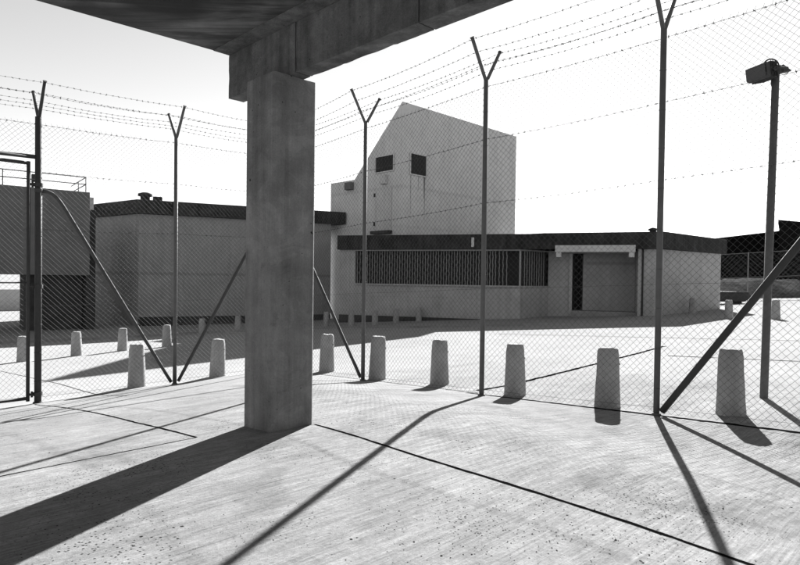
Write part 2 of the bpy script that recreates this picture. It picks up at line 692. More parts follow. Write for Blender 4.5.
def make_post(p, armdir, lean=(0, 0), mat='post', r=.038, arms=True):
    mb = MB()
    top = p + Vector((lean[0], lean[1], POST_H))
    mb.tube([p + Vector((0, 0, -.1)), top], r, 12)
    # base collar
    mb.lathe([(r + .02, -.05), (r + .02, .015), (r + .005, .03)], (p.x, p.y, p.z), 12)
    for k in range(9):
        z = p.z + .35 + k * .5 + random.uniform(-.03, .03)
        t_ = (z - p.z) / POST_H
        c = (p.x + lean[0] * t_, p.y + lean[1] * t_, z)
        mb.lathe([(r + .001, -.004), (r + .006, -.002), (r + .006, .002), (r + .001, .004)], c, 10)
    o = mb.build('post', M[mat], fence, 0)
    if arms:
        for s, L in ((1, .47), (-1, .50)):
            e = top + Vector((armdir[0] * s * L * .72, armdir[1] * s * L * .72, .49 if s > 0 else .52))
            a = MB()
            a.tube([top + Vector((0, 0, -.05)), e], .027, 8)
            a.tube([e - (e - top).normalized() * .004, e + (e - top).normalized() * .012], .033, 8)
            a.build('arm', M[mat], o)
    return top


spansR = [corner] + posR
spansL = [corner] + posL
outR = (.7071, .7071)
outL = (-.7071, .7071)
tops = {}
make_post(corner, (0, 1), mat='post')
for p in posR:
    make_post(p, outR, mat='post')
for i, p in enumerate(posL):
    make_post(p, outL, mat='dark_post' if i else 'post', r=.056 if i else .038)

PITCH = .088
WR = .0018


def chain(a, b, zlo, zhi, name='chain_link', parent=None, gap=.05):
    """woven wire panel between two posts; a, b are post feet, zlo/zhi heights above the foot line"""
    d = Vector((b.x - a.x, b.y - a.y, 0))
    L = d.length
    d.normalize()
    nrm = Vector((-d.y, d.x, 0))
    ph = random.uniform(0, 10)

    def pt(u, v, off):
        t = u / L
        base = a.z + (b.z - a.z) * t
        bul = .022 * math.sin(3.1 * u + ph) * math.sin(2.3 * v + ph * .7) * math.sin(math.pi * t)
        z = base + v
        if v < zlo + .5:       # the lower hem follows the ground
            g = gz(a.x + d.x * u, a.y + d.y * u)
            k = 1 - (v - zlo) / .5
            z += (g - base) * k
        uu = u + .010 * math.sin(2.7 * v + 1.3 * u + ph)
        return (a.x + d.x * uu + nrm.x * (bul + off), a.y + d.y * uu + nrm.y * (bul + off), z)
    mb = MB()
    H = zhi - zlo
    for sgn in (1, -1):
        k = -int(H / PITCH) - 2
        while k * PITCH < L + H:
            c = k * PITCH + random.uniform(-.003, .003)
            k += 1
            # line u = c + sgn*(v-zlo)  (sgn 1)   or u = c - (v-zlo)
            if sgn == 1:
                v0 = max(0, gap - c)
                v1 = min(H, L - gap - c)
            else:
                v0 = max(0, c - (L - gap))
                v1 = min(H, c - gap)
            if v1 - v0 < .03:
                continue
            n = max(1, int((v1 - v0) / .32))
            pts = []
            for i in range(n + 1):
                v = v0 + (v1 - v0) * i / n
                pts.append(pt(c + sgn * v, zlo + v, .0025 * sgn))
            mb.tube(pts, WR, 3, cap=False, smooth=False)
    # twisted points along the top
    u = gap
    while u < L - gap:
        q = Vector(pt(u, zhi, 0))
        mb.tube([q, q + Vector((d.x * .012, d.y * .012, .035))], WR, 3, cap=False, smooth=False)
        u += PITCH
    return mb.build(name, M['wire'], parent or fence)


def wire(a, b, z, off=Vector((0, 0, 0)), r=.0024, sag=.012, barbs=False, name='tension_wire', mat='wire', zb=None, ob=None):
    zb = z if zb is None else zb
    ob = off if ob is None else ob
    A = a + off + Vector((0, 0, z))
    Bp = b + ob + Vector((0, 0, zb))
    L = (Bp - A).length
    n = max(6, int(L / .22))
    pts = []
    for i in range(n + 1):
        t = i / n
        p = A.lerp(Bp, t)
        p.z -= 4 * sag * t * (1 - t) + .003 * math.sin(t * 47 + z * 9)
        pts.append(p)
    mb = MB()
    mb.tube(pts, r, 4, smooth=False)
    if barbs:
        x = .06
        while x < L:
            t = x / L
            p = A.lerp(Bp, t)
            p.z -= 4 * sag * t * (1 - t)
            for q in range(2):
                e = Vector((random.uniform(-1, 1), random.uniform(-1, 1), random.uniform(-1, 1))).normalized() * .020
                mb.tube([p - e, p + e], .0028, 3, cap=False, smooth=False)
            mb.tube([p - (Bp - A) / L * .009, p + (Bp - A) / L * .009], .0055, 4, smooth=False)
            x += random.uniform(.095, .115)
    return mb.build(name, M[mat], fence)


def arm_off(o, s, f):
    L = .47 if s > 0 else .50
    hz = .49 if s > 0 else .52
    return Vector((o[0] * s * L * .72 * f, o[1] * s * L * .72 * f, hz * f))


def dress(sp, out, leg):
    for i in range(len(sp) - 1):
        a, b = sp[i], sp[i + 1]
        gate_span = leg == 'L' and i == 2
        chain(a, b, 4.23 if gate_span else .03, POST_H - .12)
        for k, (h, barb) in enumerate(((.975, 1), (.81, 1), (.61, 1), (.34, 0), (.02, 0))):
            if gate_span and h < .85:
                continue
            z = POST_H * h
            wire(a, b, z, barbs=bool(barb and k < 3), mat='barb' if barb else 'wire', r=.0024, sag=.02 if barb else .004,
                 name='barbed_wire' if barb else 'tension_wire')
        for s in (1, -1):
            for f in (.33, .66, .97):
                oa = arm_off(out, s, f) if i else arm_off((0, 1), s, f)
                wire(a, b, POST_H, oa, barbs=True, name='barbed_wire', mat='barb', r=.0021, sag=random.uniform(.02, .05),
                     ob=arm_off(out, s, f))


dress(spansR, outR, 'R')
dress(spansL, outL, 'L')


def brace(hi, lo, mat='post', r=.034, hh=3.62):
    """bent pipe: leaves post hi level, curves and runs down to the foot of post lo"""
    d = Vector((lo.x - hi.x, lo.y - hi.y, 0))
    L = d.length
    d.normalize()
    nrm = Vector((-d.y, d.x, 0)) * .0
    top = hi.z + hh
    z1 = lo.z + .06
    p0 = (0.04, top)
    p3 = (L - .07, z1)
    # straight part slope from knee
    kx = .42
    knee = (kx, top - .30)
    ctrl = (.26, top)
    pts = [p0, (.13, top)]
    for i in range(1, 9):
        t = i / 9
        x = (1 - t) ** 2 * .13 + 2 * t * (1 - t) * ctrl[0] + t * t * knee[0]
        z = (1 - t) ** 2 * top + 2 * t * (1 - t) * (top - .015) + t * t * knee[1]
        pts.append((x, z))
    pts.append(knee)
    n = 10
    for i in range(1, n + 1):
        t = i / n
        pts.append((knee[0] + (p3[0] - knee[0]) * t, knee[1] + (p3[1] - knee[1]) * t))
    mb = MB()
    mb.tube([hi.xy.to_3d() + d * x + Vector((0, 0, z)) for x, z in pts], r, 10)
    # clamps
    c = hi.xy.to_3d() + Vector((0, 0, top))
    mb.lathe([(.062, -.03), (.062, .03)], tuple(c), 12)
    return mb.build('brace', M[mat], fence)


brace(posL[1], posL[0], 'brace', .032)
brace(corner, posL[0], 'brace', .032)
brace(corner, posR[0], 'brace', .032)
brace(posR[3], posR[2], 'dark_post', .042, hh=3.5)
# header bar above the gate
mb = MB()
ga, gb = posL[1], posL[2]
mb.tube([ga + Vector((0, 0, 4.19)), gb + Vector((0, 0, 4.19))], .036, 8)
mb.build('header_bar', M['dark_post'], fence)

# gate
gd = Vector((gb.x - ga.x, gb.y - ga.y, 0)).normalized()
GL = 3.28
h0 = ga + gd * .15
gate = thing('chain_link_gate', (h0.x, h0.y, gz(h0.x, h0.y)), 'dark pipe-framed chain link gate hung from the thick left fence post', 'gate')
g1 = ga + gd * GL
zb = .07
mb = MB()
zA, zB = ga.z, ga.z
mb.tube([h0 + Vector((0, 0, zb - .02)), h0 + Vector((0, 0, 4.10))], .029, 8)
mb.tube([Vector((g1.x, g1.y, ga.z + zb)), Vector((g1.x, g1.y, ga.z + 4.10))], .029, 8)
mb.tube([h0 + Vector((0, 0, 4.07)), Vector((g1.x, g1.y, ga.z + 4.07))], .030, 8)
mb.tube([h0 + Vector((0, 0, zb + .03)), Vector((g1.x, g1.y, ga.z + zb + .03))], .030, 8)
mb.tube([h0 + Vector((0, 0, 2.06)), Vector((g1.x, g1.y, ga.z + 2.06))], .015, 8)
mb.build('frame', M['dark_post'], gate)
for z in (.16, 2.0, 3.72):
    mb = MB()
    c = ga + Vector((0, 0, z))
    mb.lathe([(.072, -.03), (.072, .03)], tuple(c), 12)
    mb.tube([c, c + gd * .16], .022, 6)
    mb.tube([c + gd * .09 + Vector((0, 0, -.05)), c + gd * .09 + Vector((0, 0, .05))], .018, 8)
    mb.build('hinge', M['dark_post'], gate)
ha = Vector((h0.x, h0.y, ga.z))
chain(ha, Vector((g1.x, g1.y, ga.z)), .10, 4.07, 'chain_link', gate, gap=.02)

# ------------------------------------------------------------------ canopy
def pt2(sm_, df):
    """plan point from the canopy's own axes: sm = x+y, df = y-x"""
    return ((sm_ - df) / 2, (sm_ + df) / 2)


ZT, ZB = 3.37, 3.85
can = thing('concrete_canopy', (-1.2, 5.99, -.05), 'raw concrete canopy with square pillar, edge beam and stained soffit overhead', 'canopy')
mb = MB()
pc = (-1.2, 5.98)
mb.box((pc[0], pc[1], (ZT - .3) / 2), (.47, .47, ZT + .3), math.radians(45))
h_, k_ = .250, .026
mb = MB()
mb.prism([(pc[0] + (x - y) * R2, pc[1] + (x + y) * R2) for x, y in ((-h_ + k_, -h_), (h_ - k_, -h_), (h_, -h_ + k_), (h_, h_ - k_), (h_ - k_, h_), (-h_ + k_, h_), (-h_, h_ - k_), (-h_, -h_ + k_))], -.3, ZT)
o = mb.build('pillar', M['pillar'], can)
roughen(o, ((1, 1, 0), (1, -1, 0), (0, 0, 1)), .04, .004, .0012)
mb = MB()
mb.box((3.45, 1.33, (ZT - .5) / 2), (.47, .47, ZT + .5), math.radians(45))
mb.build('pillar', M['pillar'], can, .012)


def beam(d0, d1):
    mb = MB()
    mb.prism([pt2(4.66, d0), pt2(4.66, d1), pt2(4.92, d1), pt2(4.92, d0)], ZT + .003, ZB - .003)
    # fine-cut the long faces so the wear reads
    o = mb.build('beam', M['beam'], can)
    if d1 > -1:
        roughen(o, ((1, 1, 0), (1, -1, 0), (0, 0, 1)), .04, .006, .0015, seed=d0)
    return o


beam(8.44, 6.69)
beam(6.67, 4.44)
beam(4.42, -2)
beam(-2.02, -14)
mb = MB()
mb.prism([pt2(4.925, 8.45), pt2(4.925, -14), pt2(-9, -14), pt2(-9, 9.0)], ZB, ZB + .24)
mb.build('roof_slab', M['soffit'], can, .01)
mb = MB()   # pale board strip cast along the beam
mb.prism([pt2(4.655, 8.43), pt2(4.655, -12), pt2(4.40, -12), pt2(4.40, 8.43)], ZB - .012, ZB - .001)
mb.build('edge_strip', M['beam'], can)
# bearing pad between pillar and beam
mb = MB()
mb.box((pc[0] + .10, pc[1] + .04, ZT - .0), (.22, .36, .006), math.radians(45))
mb.build('bearing_pad', M['black'], can)

# ------------------------------------------------------------------ lamp pole
lx, ly = 5.14, 8.42
lp = thing('floodlight_pole', (lx, ly, gz(lx, ly)), 'grey round pole with a dark floodlight on top at the right side', 'lamp pole')
zt = 4.42
zg = gz(lx, ly)
tx, ty = lx + .06, ly
mb = MB()
mb.tube([(lx, ly, zg - .1), (lx, ly, zg + .02), (tx, ty, zt)], .052, 14)
mb.build('pole', M['post'], lp)
mb = MB()
mb.lathe([(.066, -.06), (.066, .04), (.03, .05)], (tx, ty, zt), 14)
mb.box((tx + .02, ty, zt + .01), (.18, .09, .09), .2)
mb.extrude([(tx + .08, ty - .045, zt - .04), (tx + .22, ty - .02, zt - .01), (tx + .08, ty - .045, zt + .07)], (0, .09, 0))
mb.build('junction_box', M['dark_post'], lp, .006)
# flood head: a tapered body, glass towards lower left
fl = MB()
c = Vector((tx - .17, ty - .02, zt - .045))
ax = Vector((-.95, -.25, -.16)).normalized()       # the way it shines
si = Vector((-.27, .96, 0)).normalized()
upv = ax.cross(si).normalized()
if upv.z < 0: upv = -upv


def quad(cn, hw, hh):
    return [cn + si * -hw + upv * -hh, cn + si * hw + upv * -hh, cn + si * hw + upv * hh, cn + si * -hw + upv * hh]


rings = [quad(c - ax * .16, .08, .07), quad(c - ax * .08, .12, .10), quad(c + ax * .10, .17, .095), quad(c + ax * .135 + upv * .015 - si * 0, .175, .085)]
vs = [p for r_ in rings for p in r_]
fs = [(0, 1, 2, 3)]
for i in range(3):
    for k in range(4):
        k2 = (k + 1) % 4
        fs.append((i * 4 + k, (i + 1) * 4 + k, (i + 1) * 4 + k2, i * 4 + k2))
fs.append((15, 14, 13, 12))
fl.add(vs, fs)
for k in range(5):      # cooling fins
    q = quad(c - ax * (.09 - k * .035), .13 + k * .010, .112 + k * .001)
    fl.extrude(q, tuple(-ax * .006))
head = fl.build('floodlight_head', M['dark_post'], lp, .004)
g = MB()
g.extrude(quad(c + ax * .143, .155, .082), tuple(ax * .004))
g.build('glass', M['glass'], head)
mb = MB()
a1 = c + si * .19
a2 = c - si * .19
base = Vector((tx, ty, zt + .02))
mb.tube([a1, a1 + Vector((.16, 0, .01)), base + si * .06], .012, 6)
mb.tube([a2, a2 + Vector((.16, 0, .01)), base - si * .06], .012, 6)
mb.tube([a1, a1 - si * .03], .03, 8)
mb.tube([a2, a2 + si * .03], .03, 8)
mb.build('bracket', M['dark_post'], lp)
mb = MB()
pts = []
for i in range(15):
    t = math.pi * (1.05 - 1.12 * i / 14)
    pts.append(Vector((tx - .08 + .105 * math.cos(t), ty - .03, zt + .045 + .095 * math.sin(t))))
mb.tube(pts, .011, 6)
mb.build('cable', M['dark_post'], lp)

# ------------------------------------------------------------------ low block
A0 = Vector((-3.65, 34.6, 0))
T = Vector((.952, -.305, 0)).normalized()
IN = Vector((.305, .952, 0)).normalized()


def W(s, i):
    p = A0 + T * s + IN * i
    return (p.x, p.y)


low = thing('low_concrete_block', (6, 32.5, gz(6, 32.5)), 'long single-storey block with dark flat parapet, barred window band and recessed doorway', 'building')
ZP0, ZP1 = 3.05, 3.87
D_ = (12.85, 29.3)
E_ = (18.6, 34.2)
wD = W(17.15, .32)
wE = (18.15, 34.0)
th = .28
mb = MB()
# front wall below and beside the barred window
WB, WT = 1.12, 2.98
mb.prism([W(.05, .3), W(10.42, .3), W(10.42, .58), W(.05, .58)], -2.2, WB)
mb.prism([W(.05, .3), W(1.0, .3), W(1.0, .58), W(.05, .58)], WB, ZP0)
mb.prism([W(10.34, .302), W(10.42, .302), W(10.42, .578), W(10.34, .578)], WB, WT)
mb.prism([W(1.0, .3), W(10.42, .3), W(10.42, .58), W(1.0, .58)], WT, ZP0)
# left end wall
mb.prism([W(.05, .582), W(.33, .582), W(.33, 7), W(.05, 7)], -2.2, ZP0)
# splayed return of the bay
mb.prism([W(10.425, .3), W(11.7, 2.2), W(11.4, 2.3), W(10.425, .6)], -2.2, WB)
mb.prism([W(10.425, .3), W(11.7, 2.2), W(11.4, 2.3), W(10.425, .6)], WT, ZP0)
# wall between the bay and the doorway
mb.prism([W(11.702, 2.2), W(12.85, 1.75), W(12.85, 2.05), W(11.702, 2.5)], -2.2, ZP0)
mb.prism([W(12.85, 1.6), W(13.0, 1.6), W(13.0, 2.3), W(12.85, 2.3)], -2.2, ZP0)
# doorway side pier, corner wall
mb.prism([W(16.19, .30), W(16.34, .30), W(16.34, 2.6), W(16.19, 2.6)], -2.2, ZP0)
mb.prism([W(16.345, .42), wD, W(17.0, .75), W(16.345, .75)], -2.2, ZP0)
mb.build('wall', M['wall'], low)
mb = MB()
mb.prism([wD, wE, (wE[0] - .25, wE[1] + .25), (wD[0] - .25, wD[1] + .3)], -2.2, ZP0 - .002)
mb.build('end_wall', M['wall'], low)
mb = MB()
mb.prism([wE, (14.5, 42), (14.2, 41.8), (wE[0] - .3, wE[1])], -2.2, ZP0 - .004)
mb.prism([W(16.2, 3.2), W(13.6, 2.6), W(13.6, 2.9), W(16.2, 3.5)], -2.2, -1.0)
mb.prism([(14.5, 42), W(.33, 7), W(.33, 6.7), (14.5, 41.7)], -2.2, ZP0 - .004)
mb.build('rear_wall', M['wall'], low)
# parapet ring and roof
ring = [(A0.x, A0.y), W(10.9, 0), W(11.6, .12), W(12.0, .12), D_, E_, (14.9, 42.2), W(-.0, 7.4)]
cxm = sum(p[0] for p in ring) / len(ring)
cym = sum(p[1] for p in ring) / len(ring)
mb = MB()
n = len(ring)
inner = []
for (x, y) in ring:
    dx, dy = cxm - x, cym - y
    L = math.hypot(dx, dy)
    inner.append((x + dx / L * .55, y + dy / L * .55))
vs, fs = [], []
tops_ = [ZP1 + random.uniform(-.03, .03) for _ in ring]
for k in range(n):
    vs += [(*ring[k], ZP0), (*ring[k], tops_[k]), (*inner[k], tops_[k]), (*inner[k], ZP0)]
for k in range(n):
    a, b = 4 * k, 4 * ((k + 1) % n)
    fs += [(a, b, b + 1, a + 1), (a + 1, b + 1, b + 2, a + 2), (a + 2, b + 2, b + 3, a + 3), (a + 3, b + 3, b, a)]
mb.add(vs, fs)
mb.build('parapet', M['parapet'], low, .015)
mb = MB()
mb.prism([(p[0], p[1]) for p in inner], ZP0 + .1, ZP0 + .38)
mb.build('roof', M['parapet'], low)
# window band
win = MB()
win.prism([W(1.0, .24), W(10.40, .24), W(10.40, .34), W(1.0, .34)], WT - .002, WT + .06)
win.prism([W(.95, .18), W(10.45, .18), W(10.45, .34), W(.95, .34)], WB - .08, WB + .002)
win.prism([W(10.451, .18), W(11.72, 2.12), W(11.62, 2.2), W(10.451, .34)], WB - .08, WB + .002)
wf = win.build('window', M['wall'], low)
mb = MB()


def slat(p, q0, zb_, zt_, ph):
    """one wavy upright concrete louvre"""
    n_ = 12
    prev = None
    d = Vector((q0[0], q0[1], 0))
    pts = []
    for i in range(n_ + 1):
        z = zb_ + (zt_ - zb_) * i / n_
        s = .016 * math.sin(i / n_ * math.pi * 8 + ph)
        pts.append((p[0] + d.x * s, p[1] + d.y * s, z))
    mb.tube(pts, .026, 4, smooth=False)


s = 1.12
k = 0
while s < 9.0:
    slat(W(s, .40), (T.x, T.y), WB + .002, WT - .002, (k % 2) * math.pi)
    s += .15
    k += 1
while s < 9.75:
    slat(W(s, .40), (T.x, T.y), WB + .002, WT - .002, 0)
    s += .20
for k in range(9):
    t = (k + .8) / 10
    p = (W(10.5, .45)[0] * (1 - t) + W(11.6, 2.2)[0] * t, W(10.5, .45)[1] * (1 - t) + W(11.6, 2.2)[1] * t)
    slat(p, (.7, .7), WB + .002, WT - .002, (k % 2) * math.pi)
mb.build('louvre', M['lattice'], wf)
mb = MB()
mb.prism([W(1.0, 1.1), W(10.9, 1.1), W(10.9, 1.2), W(1.0, 1.2)], WB - .3, ZP0)
mb.prism([W(10.9, 1.4), W(11.6, 2.5), W(11.5, 2.6), W(10.8, 1.5)], WB - .3, ZP0)
mb.build('pane', M['black'], wf)  # black sheets stand in for the dark room behind the louvres
# doorway
mb = MB()
mb.prism([W(12.2, -.35), W(16.02, -.35), W(16.02, 1.7), W(12.2, 1.7)], 3.02 - .14, 3.045)
mb.prism([W(12.2, -.35), W(16.02, -.35), W(16.02, -.20), W(12.2, -.20)], 3.048, 3.22)
mb.prism([W(12.25, -.3), W(12.5, -.3), W(12.5, .1), W(12.25, .1)], 2.62, 2.878)
mb.prism([W(15.72, -.3), W(15.98, -.3), W(15.98, .1), W(15.72, .1)], 2.62, 2.878)
mb.build('door_canopy', M['paint'], low, .01)
mb = MB()
mb.prism([W(13.55, 1.9), W(16.18, 1.9), W(16.18, 2.0), W(13.55, 2.0)], -1.5, ZP0)
mb.build('door_panel', M['hall'], low)
mb = MB()
mb.prism([W(12.9, 3.0), W(16.3, 3.0), W(16.3, 3.1), W(12.9, 3.1)], -1.5, ZP0)
mb.prism([W(13.50, 1.95), W(13.545, 1.95), W(13.545, 2.05), W(13.50, 2.05)], -1.5, ZP0)
mb.build('doorway_interior', M['dark_base'], low)  # dark colour paints the recess shade onto back wall and edge strip
mb = MB()
mb.prism([W(13.01, .9), W(16.18, .9), W(16.18, 1.88), W(13.01, 1.88)], -1.5, gz(11, 31) + .22)
mb.build('step', M['kerb'], low)
mb = MB()
mb.tube([(W(16.42, .36)[0], W(16.42, .36)[1], -.9), (W(16.42, .36)[0], W(16.42, .36)[1], 3.04)], .035, 8)
mb.build('drainpipe', M['parapet'], low)
# dark band along the foot of the front wall
mb = MB()
mb.prism([W(.04, .27), W(10.43, .27), W(10.43, .298), W(.04, .298)], -2, gz(2, 33) + .16)
mb.build('dark_base', M['dark_base'], low)
# roof outlets
mb = MB()
c = W(16.9, .9)
mb.lathe([(.16, 3.4), (.16, 4.0), (.24, 4.02), (.22, 4.10), (.05, 4.16)], (c[0], c[1], 0), 12)
mb.build('roof_vent', M['parapet'], low)
mb = MB()
c = W(7.9, -.03)
mb.box((c[0], c[1], 3.42), (.14, .06, .5), -.31)
mb.build('overflow_spout', M['paint'], low)

# ------------------------------------------------------------------ left hall
K = (-14.94, 34.0)
KE = (-3.62, 39.45)
KL = (-18.5, 36.5)
d1 = Vector((KE[0] - K[0], KE[1] - K[1], 0)).normalized()
n1 = Vector((-d1.y, d1.x, 0))
d2 = Vector((KL[0] - K[0], KL[1] - K[1], 0)).normalized()
n2 = Vector((d2.y, -d2.x, 0))
hall = thing('left_hall', (-14.9, 34, gz(-14.9, 34)), 'plain windowless hall with dark roof band, left of the pillar', 'building')
HP0, HP1 = 4.93, 5.72
kw = Vector((*K, 0)) + n1 * .3 + d1 * .12
ke = Vector((*KE, 0)) + n1 * .3 - d1 * .9
kl = kw + d2 * 5.2
mb = MB()
back = ke + n1 * 5
bl = kl + n1 * 6
mb.prism([(p.x, p.y) for p in (kw, ke, back, bl, kl)], -2.5, HP0)
mb.build('wall', M['hall'], hall)
mb = MB()
q = [Vector((*K, 0)), Vector((*KE, 0)), Vector((*KE, 0)) + n1 * 6, Vector((*KL, 0)) + n1 * 7 , Vector((*KL, 0)) + d2 * 1.3]
mb.prism([(p.x, p.y) for p in q], HP0 + .002, HP1)
mb.build('parapet', M['parapet'], hall, .02)
mb = MB()
pa, pb = kw - n1 * .03, ke - n1 * .03
mb.prism([(pa.x, pa.y), (pb.x, pb.y), (pb.x + .02 * n1.x, pb.y + .02 * n1.y), (pa.x + .02 * n1.x, pa.y + .02 * n1.y)], -2.5, -.98)
mb.build('dark_base', M['dark_base'], hall)  # dark band along the foot of the hall wall
mb = MB()
vc = Vector((-15.0, 35.0, 0))
mb.lathe([(.26, 5.6), (.26, 6.0), (.40, 6.02), (.38, 6.16), (.15, 6.24)], (vc.x + .1, vc.y, 0), 14)
mb.box((vc.x + .75, vc.y + .2, 5.86), (.5, .4, .3), .3)
mb.build('roof_vent', M['parapet'], hall, .01)

# ------------------------------------------------------------------ tower
tw = thing('wedge_tower', (0, 36, gz(0, 36)), 'tall pale concrete tower with a steep wedge top and two dark windows', 'building')
P0 = Vector((0, 36, 0))
tl = Vector((-R2, R2, 0))
tr = Vector((R2, R2, 0))
zpk, zlo_ = 12.0, 7.79
prof = [P0 + Vector((0, 0, -2)), P0 + Vector((0, 0, zpk)), P0 + tl * 4.3 + Vector((0, 0, zlo_)),
        P0 + tl * 6.75 + Vector((0, 0, zlo_)), P0 + tl * 6.75 + Vector((0, 0, -2))]
mb = MB()
mb.extrude(prof, tr * 11.95)
mb.build('wall', M['tower'], tw)


def onL(u, z, out=0):        # u metres along the left face
    return P0 + tl * u - tr * out + Vector((0, 0, z))


def onR(u, z, out=0):
    return P0 + tr * u - tl * out + Vector((0, 0, z))


def window(fn, outv, u0, u1, z0, z1):
    fr = MB()
    t_ = .07
    for (a, b, c_, d_) in ((u0 - t_, u1 + t_, z1, z1 + t_), (u0 - t_, u1 + t_, z0 - t_, z0), (u0 - t_, u0, z0 + .001, z1 - .001), (u1, u1 + t_, z0 + .001, z1 - .001)):
        fr.extrude([fn(a, c_, .01), fn(b, c_, .01), fn(b, d_, .01), fn(a, d_, .01)], outv * .07)
    o = fr.build('window', M['tower'], tw)
    g = MB()
    g.extrude([fn(u0, z0, .012), fn(u1, z0, .012), fn(u1, z1, .012), fn(u0, z1, .012)], outv * .01)
    g.build('pane', M['black'], o)
    bb = MB()
    k_ = 5
    for i in range(1, k_):
        u = u0 + (u1 - u0) * i / k_
        bb.tube([fn(u, z0 - .02, .05), fn(u, z1 + .02, .05)], .012, 6)
    bb.build('bars', M['dark_base'], o)


window(onL, -tr, .66, 2.24, 8.0, 8.92)
window(onR, tl * -1, .74, 2.12, 7.80, 9.02)
mb = MB()
mb.extrude([onL(.78, 4.36, .012), onL(2.25, 4.36, .012), onL(2.25, 7.05, .012), onL(.78, 7.05, .012)], -tr * .04)
dr = mb.build('door', M['paint'], tw)
mb = MB()
for z in (4.8, 6.6):
    mb.box(tuple(onL(2.28, z, .07)), (.06, .12, .22), math.radians(45))
mb.build('hinge', M['parapet'], dr)
mb = MB()
mb.extrude([onL(.72, 4.15, 0.01), onL(2.35, 4.15, 0.01), onL(2.35, 4.34, 0.01), onL(.72, 4.34, 0.01)], -tr * .35)
mb.build('door_step', M['dark_base'], tw)
mb = MB()
mb.extrude([onL(1.15, 7.2, .01), onL(1.6, 7.2, .01), onL(1.6, 7.62, .01), onL(1.15, 7.75, .01)], -tr * .28)
mb.build('lamp_box', M['paint'], tw)
mb = MB()
mb.extrude([onL(4.35, 7.15, .01), onL(4.95, 7.15, .01), onL(4.95, 7.62, .01), onL(4.35, 7.62, .01)], -tr * .3)
mb.build('vent_box', M['tank'], tw)
# rust runs below the right window: thin dried streaks standing on the render
mb = MB()
for u, z, w_ in ((.78, 5.2, .05), (2.0, 5.0, .09), (1.92, 6.4, .16), (1.45, 6.9, .05)):
    mb.extrude([onR(u, 7.72, .004), onR(u + w_, 7.72, .004), onR(u + w_ * .6, z, .004), onR(u + w_ * .4, z, .004)], tl * -.004)
mb.build('rust_run', concrete('rust_run', .22, .3, .2), tw)

# ------------------------------------------------------------------ raised volume, far left
rv = thing('raised_box_building', (-16, 31, gz(-16, 31)), 'grey box-shaped building raised over a dark undercroft with roof railing, far left', 'building')
c1 = Vector((-16.04, 31.0, 0))
dv = Vector((-19.1 + 16.04, 28.6 - 31.0, 0)).normalized()
nv = Vector((dv.y, -dv.x, 0))
if nv.y < 0: nv = -nv
RZ0, RZ1 = 1.38, 5.66
mb = MB()
c2 = c1 + dv * 14
mb.prism([(p.x, p.y) for p in (c1, c2, c2 + nv * 5, c1 + nv * 5)], RZ0, RZ1)
mb.build('upper_wall', M['tank'], rv, .02)
mb = MB()
u0 = c1 + dv * .05 + nv * 1.6
u1_ = c1 + dv * 2.6 + nv * 1.6
mb.prism([(p.x, p.y) for p in (u0, u1_, u1_ + nv * 3, u0 + nv * 3)], -2.5, RZ0 - .002)
mb.build('undercroft_wall', M['dark_base'], rv)  # dark tone paints in the shade under the raised box
mb = MB()
e0 = c1 + nv * 5.0 - dv * .02
mb.prism([(p.x, p.y) for p in (c1 + nv * .9 - dv * .01, c1 + nv * .9 - dv * .45, c1 + nv * 4 - dv * .45, c1 + nv * 4 - dv * .01)], -2.5, 4.85)
mb.build('dark_side', M['dark_base'], rv)  # stands for the dark gap beside the box, darkness put into the colour
mb = MB()
mb.prism([(p.x, p.y) for p in (c1 + nv * .9 - dv * .01, c1 + nv * .9 - dv * .35, c1 + nv * 4 - dv * .35, c1 + nv * 4 - dv * .01)], 4.853, RZ1 - .15)
mb.build('side_sliver', M['paint'], rv)  # pale top sliver of the same side, lightness put into the colour
for s_ in (6.5, 11):
    mb = MB()
    q = c1 + dv * s_ + nv * .6
    mb.box((q.x, q.y, (RZ0 - 2.5) / 2 - .003), (.35, .35, RZ0 + 2.5), .66)
    mb.build('column', M['tank'], rv)
mb = MB()
rail0, rail1 = c1 + nv * .25 + dv * .15, c2 + nv * .25
for h in (.42, .78):
    mb.tube([rail0 + Vector((0, 0, RZ1 + h)), rail1 + Vector((0, 0, RZ1 + h))], .026, 6)
mb.tube([rail0 + Vector((0, 0, RZ1 + .78)), rail0 + nv * 4 + Vector((0, 0, RZ1 + .78))], .026, 6)
mb.tube([rail0 + Vector((0, 0, RZ1 + .42)), rail0 + nv * 4 + Vector((0, 0, RZ1 + .42))], .026, 6)
for s_ in (0, 1.0, 3.6, 5.8, 8, 10.2, 12.4):
    q = rail0 + dv * s_
    if s_ == 1.0:
        continue
    mb.tube([q + Vector((0, 0, RZ1 - .02)), q + Vector((0, 0, RZ1 + .78))], .026, 6)
q = rail0 + nv * 2
mb.tube([q + Vector((0, 0, RZ1 - .02)), q + Vector((0, 0, RZ1 + .78))], .026, 6)
mb.build('railing', M['dark_post'], rv)
mb = MB()
q = c1 + dv * 2.35 + nv * .5
mb.box((q.x, q.y, RZ1 + .52), (.36, .3, .36), .66)
mb.tube([(q.x + .3, q.y, RZ1 - .02), (q.x + .3, q.y, RZ1 + .7), (q.x + .05, q.y - .05, RZ1 + .74)], .03, 6)
mb.build('roof_outlet', M['dark_post'], rv)

# pipe barrier and low wall seen under the raised volume
lw = MB()
a_ = Vector((-36, 44, 0))
b_ = Vector((-22.5, 54, 0))
dd = (b_ - a_).normalized()
nn = Vector((-dd.y, dd.x, 0))
lw.prism([(p.x, p.y) for p in (a_, b_, b_ + nn * .3, a_ + nn * .3)], -2, .15)
lb = lw.build('boundary_wall', M['paint'])
tag(lb, 'low pale boundary wall glimpsed under the raised building at far left', 'wall')

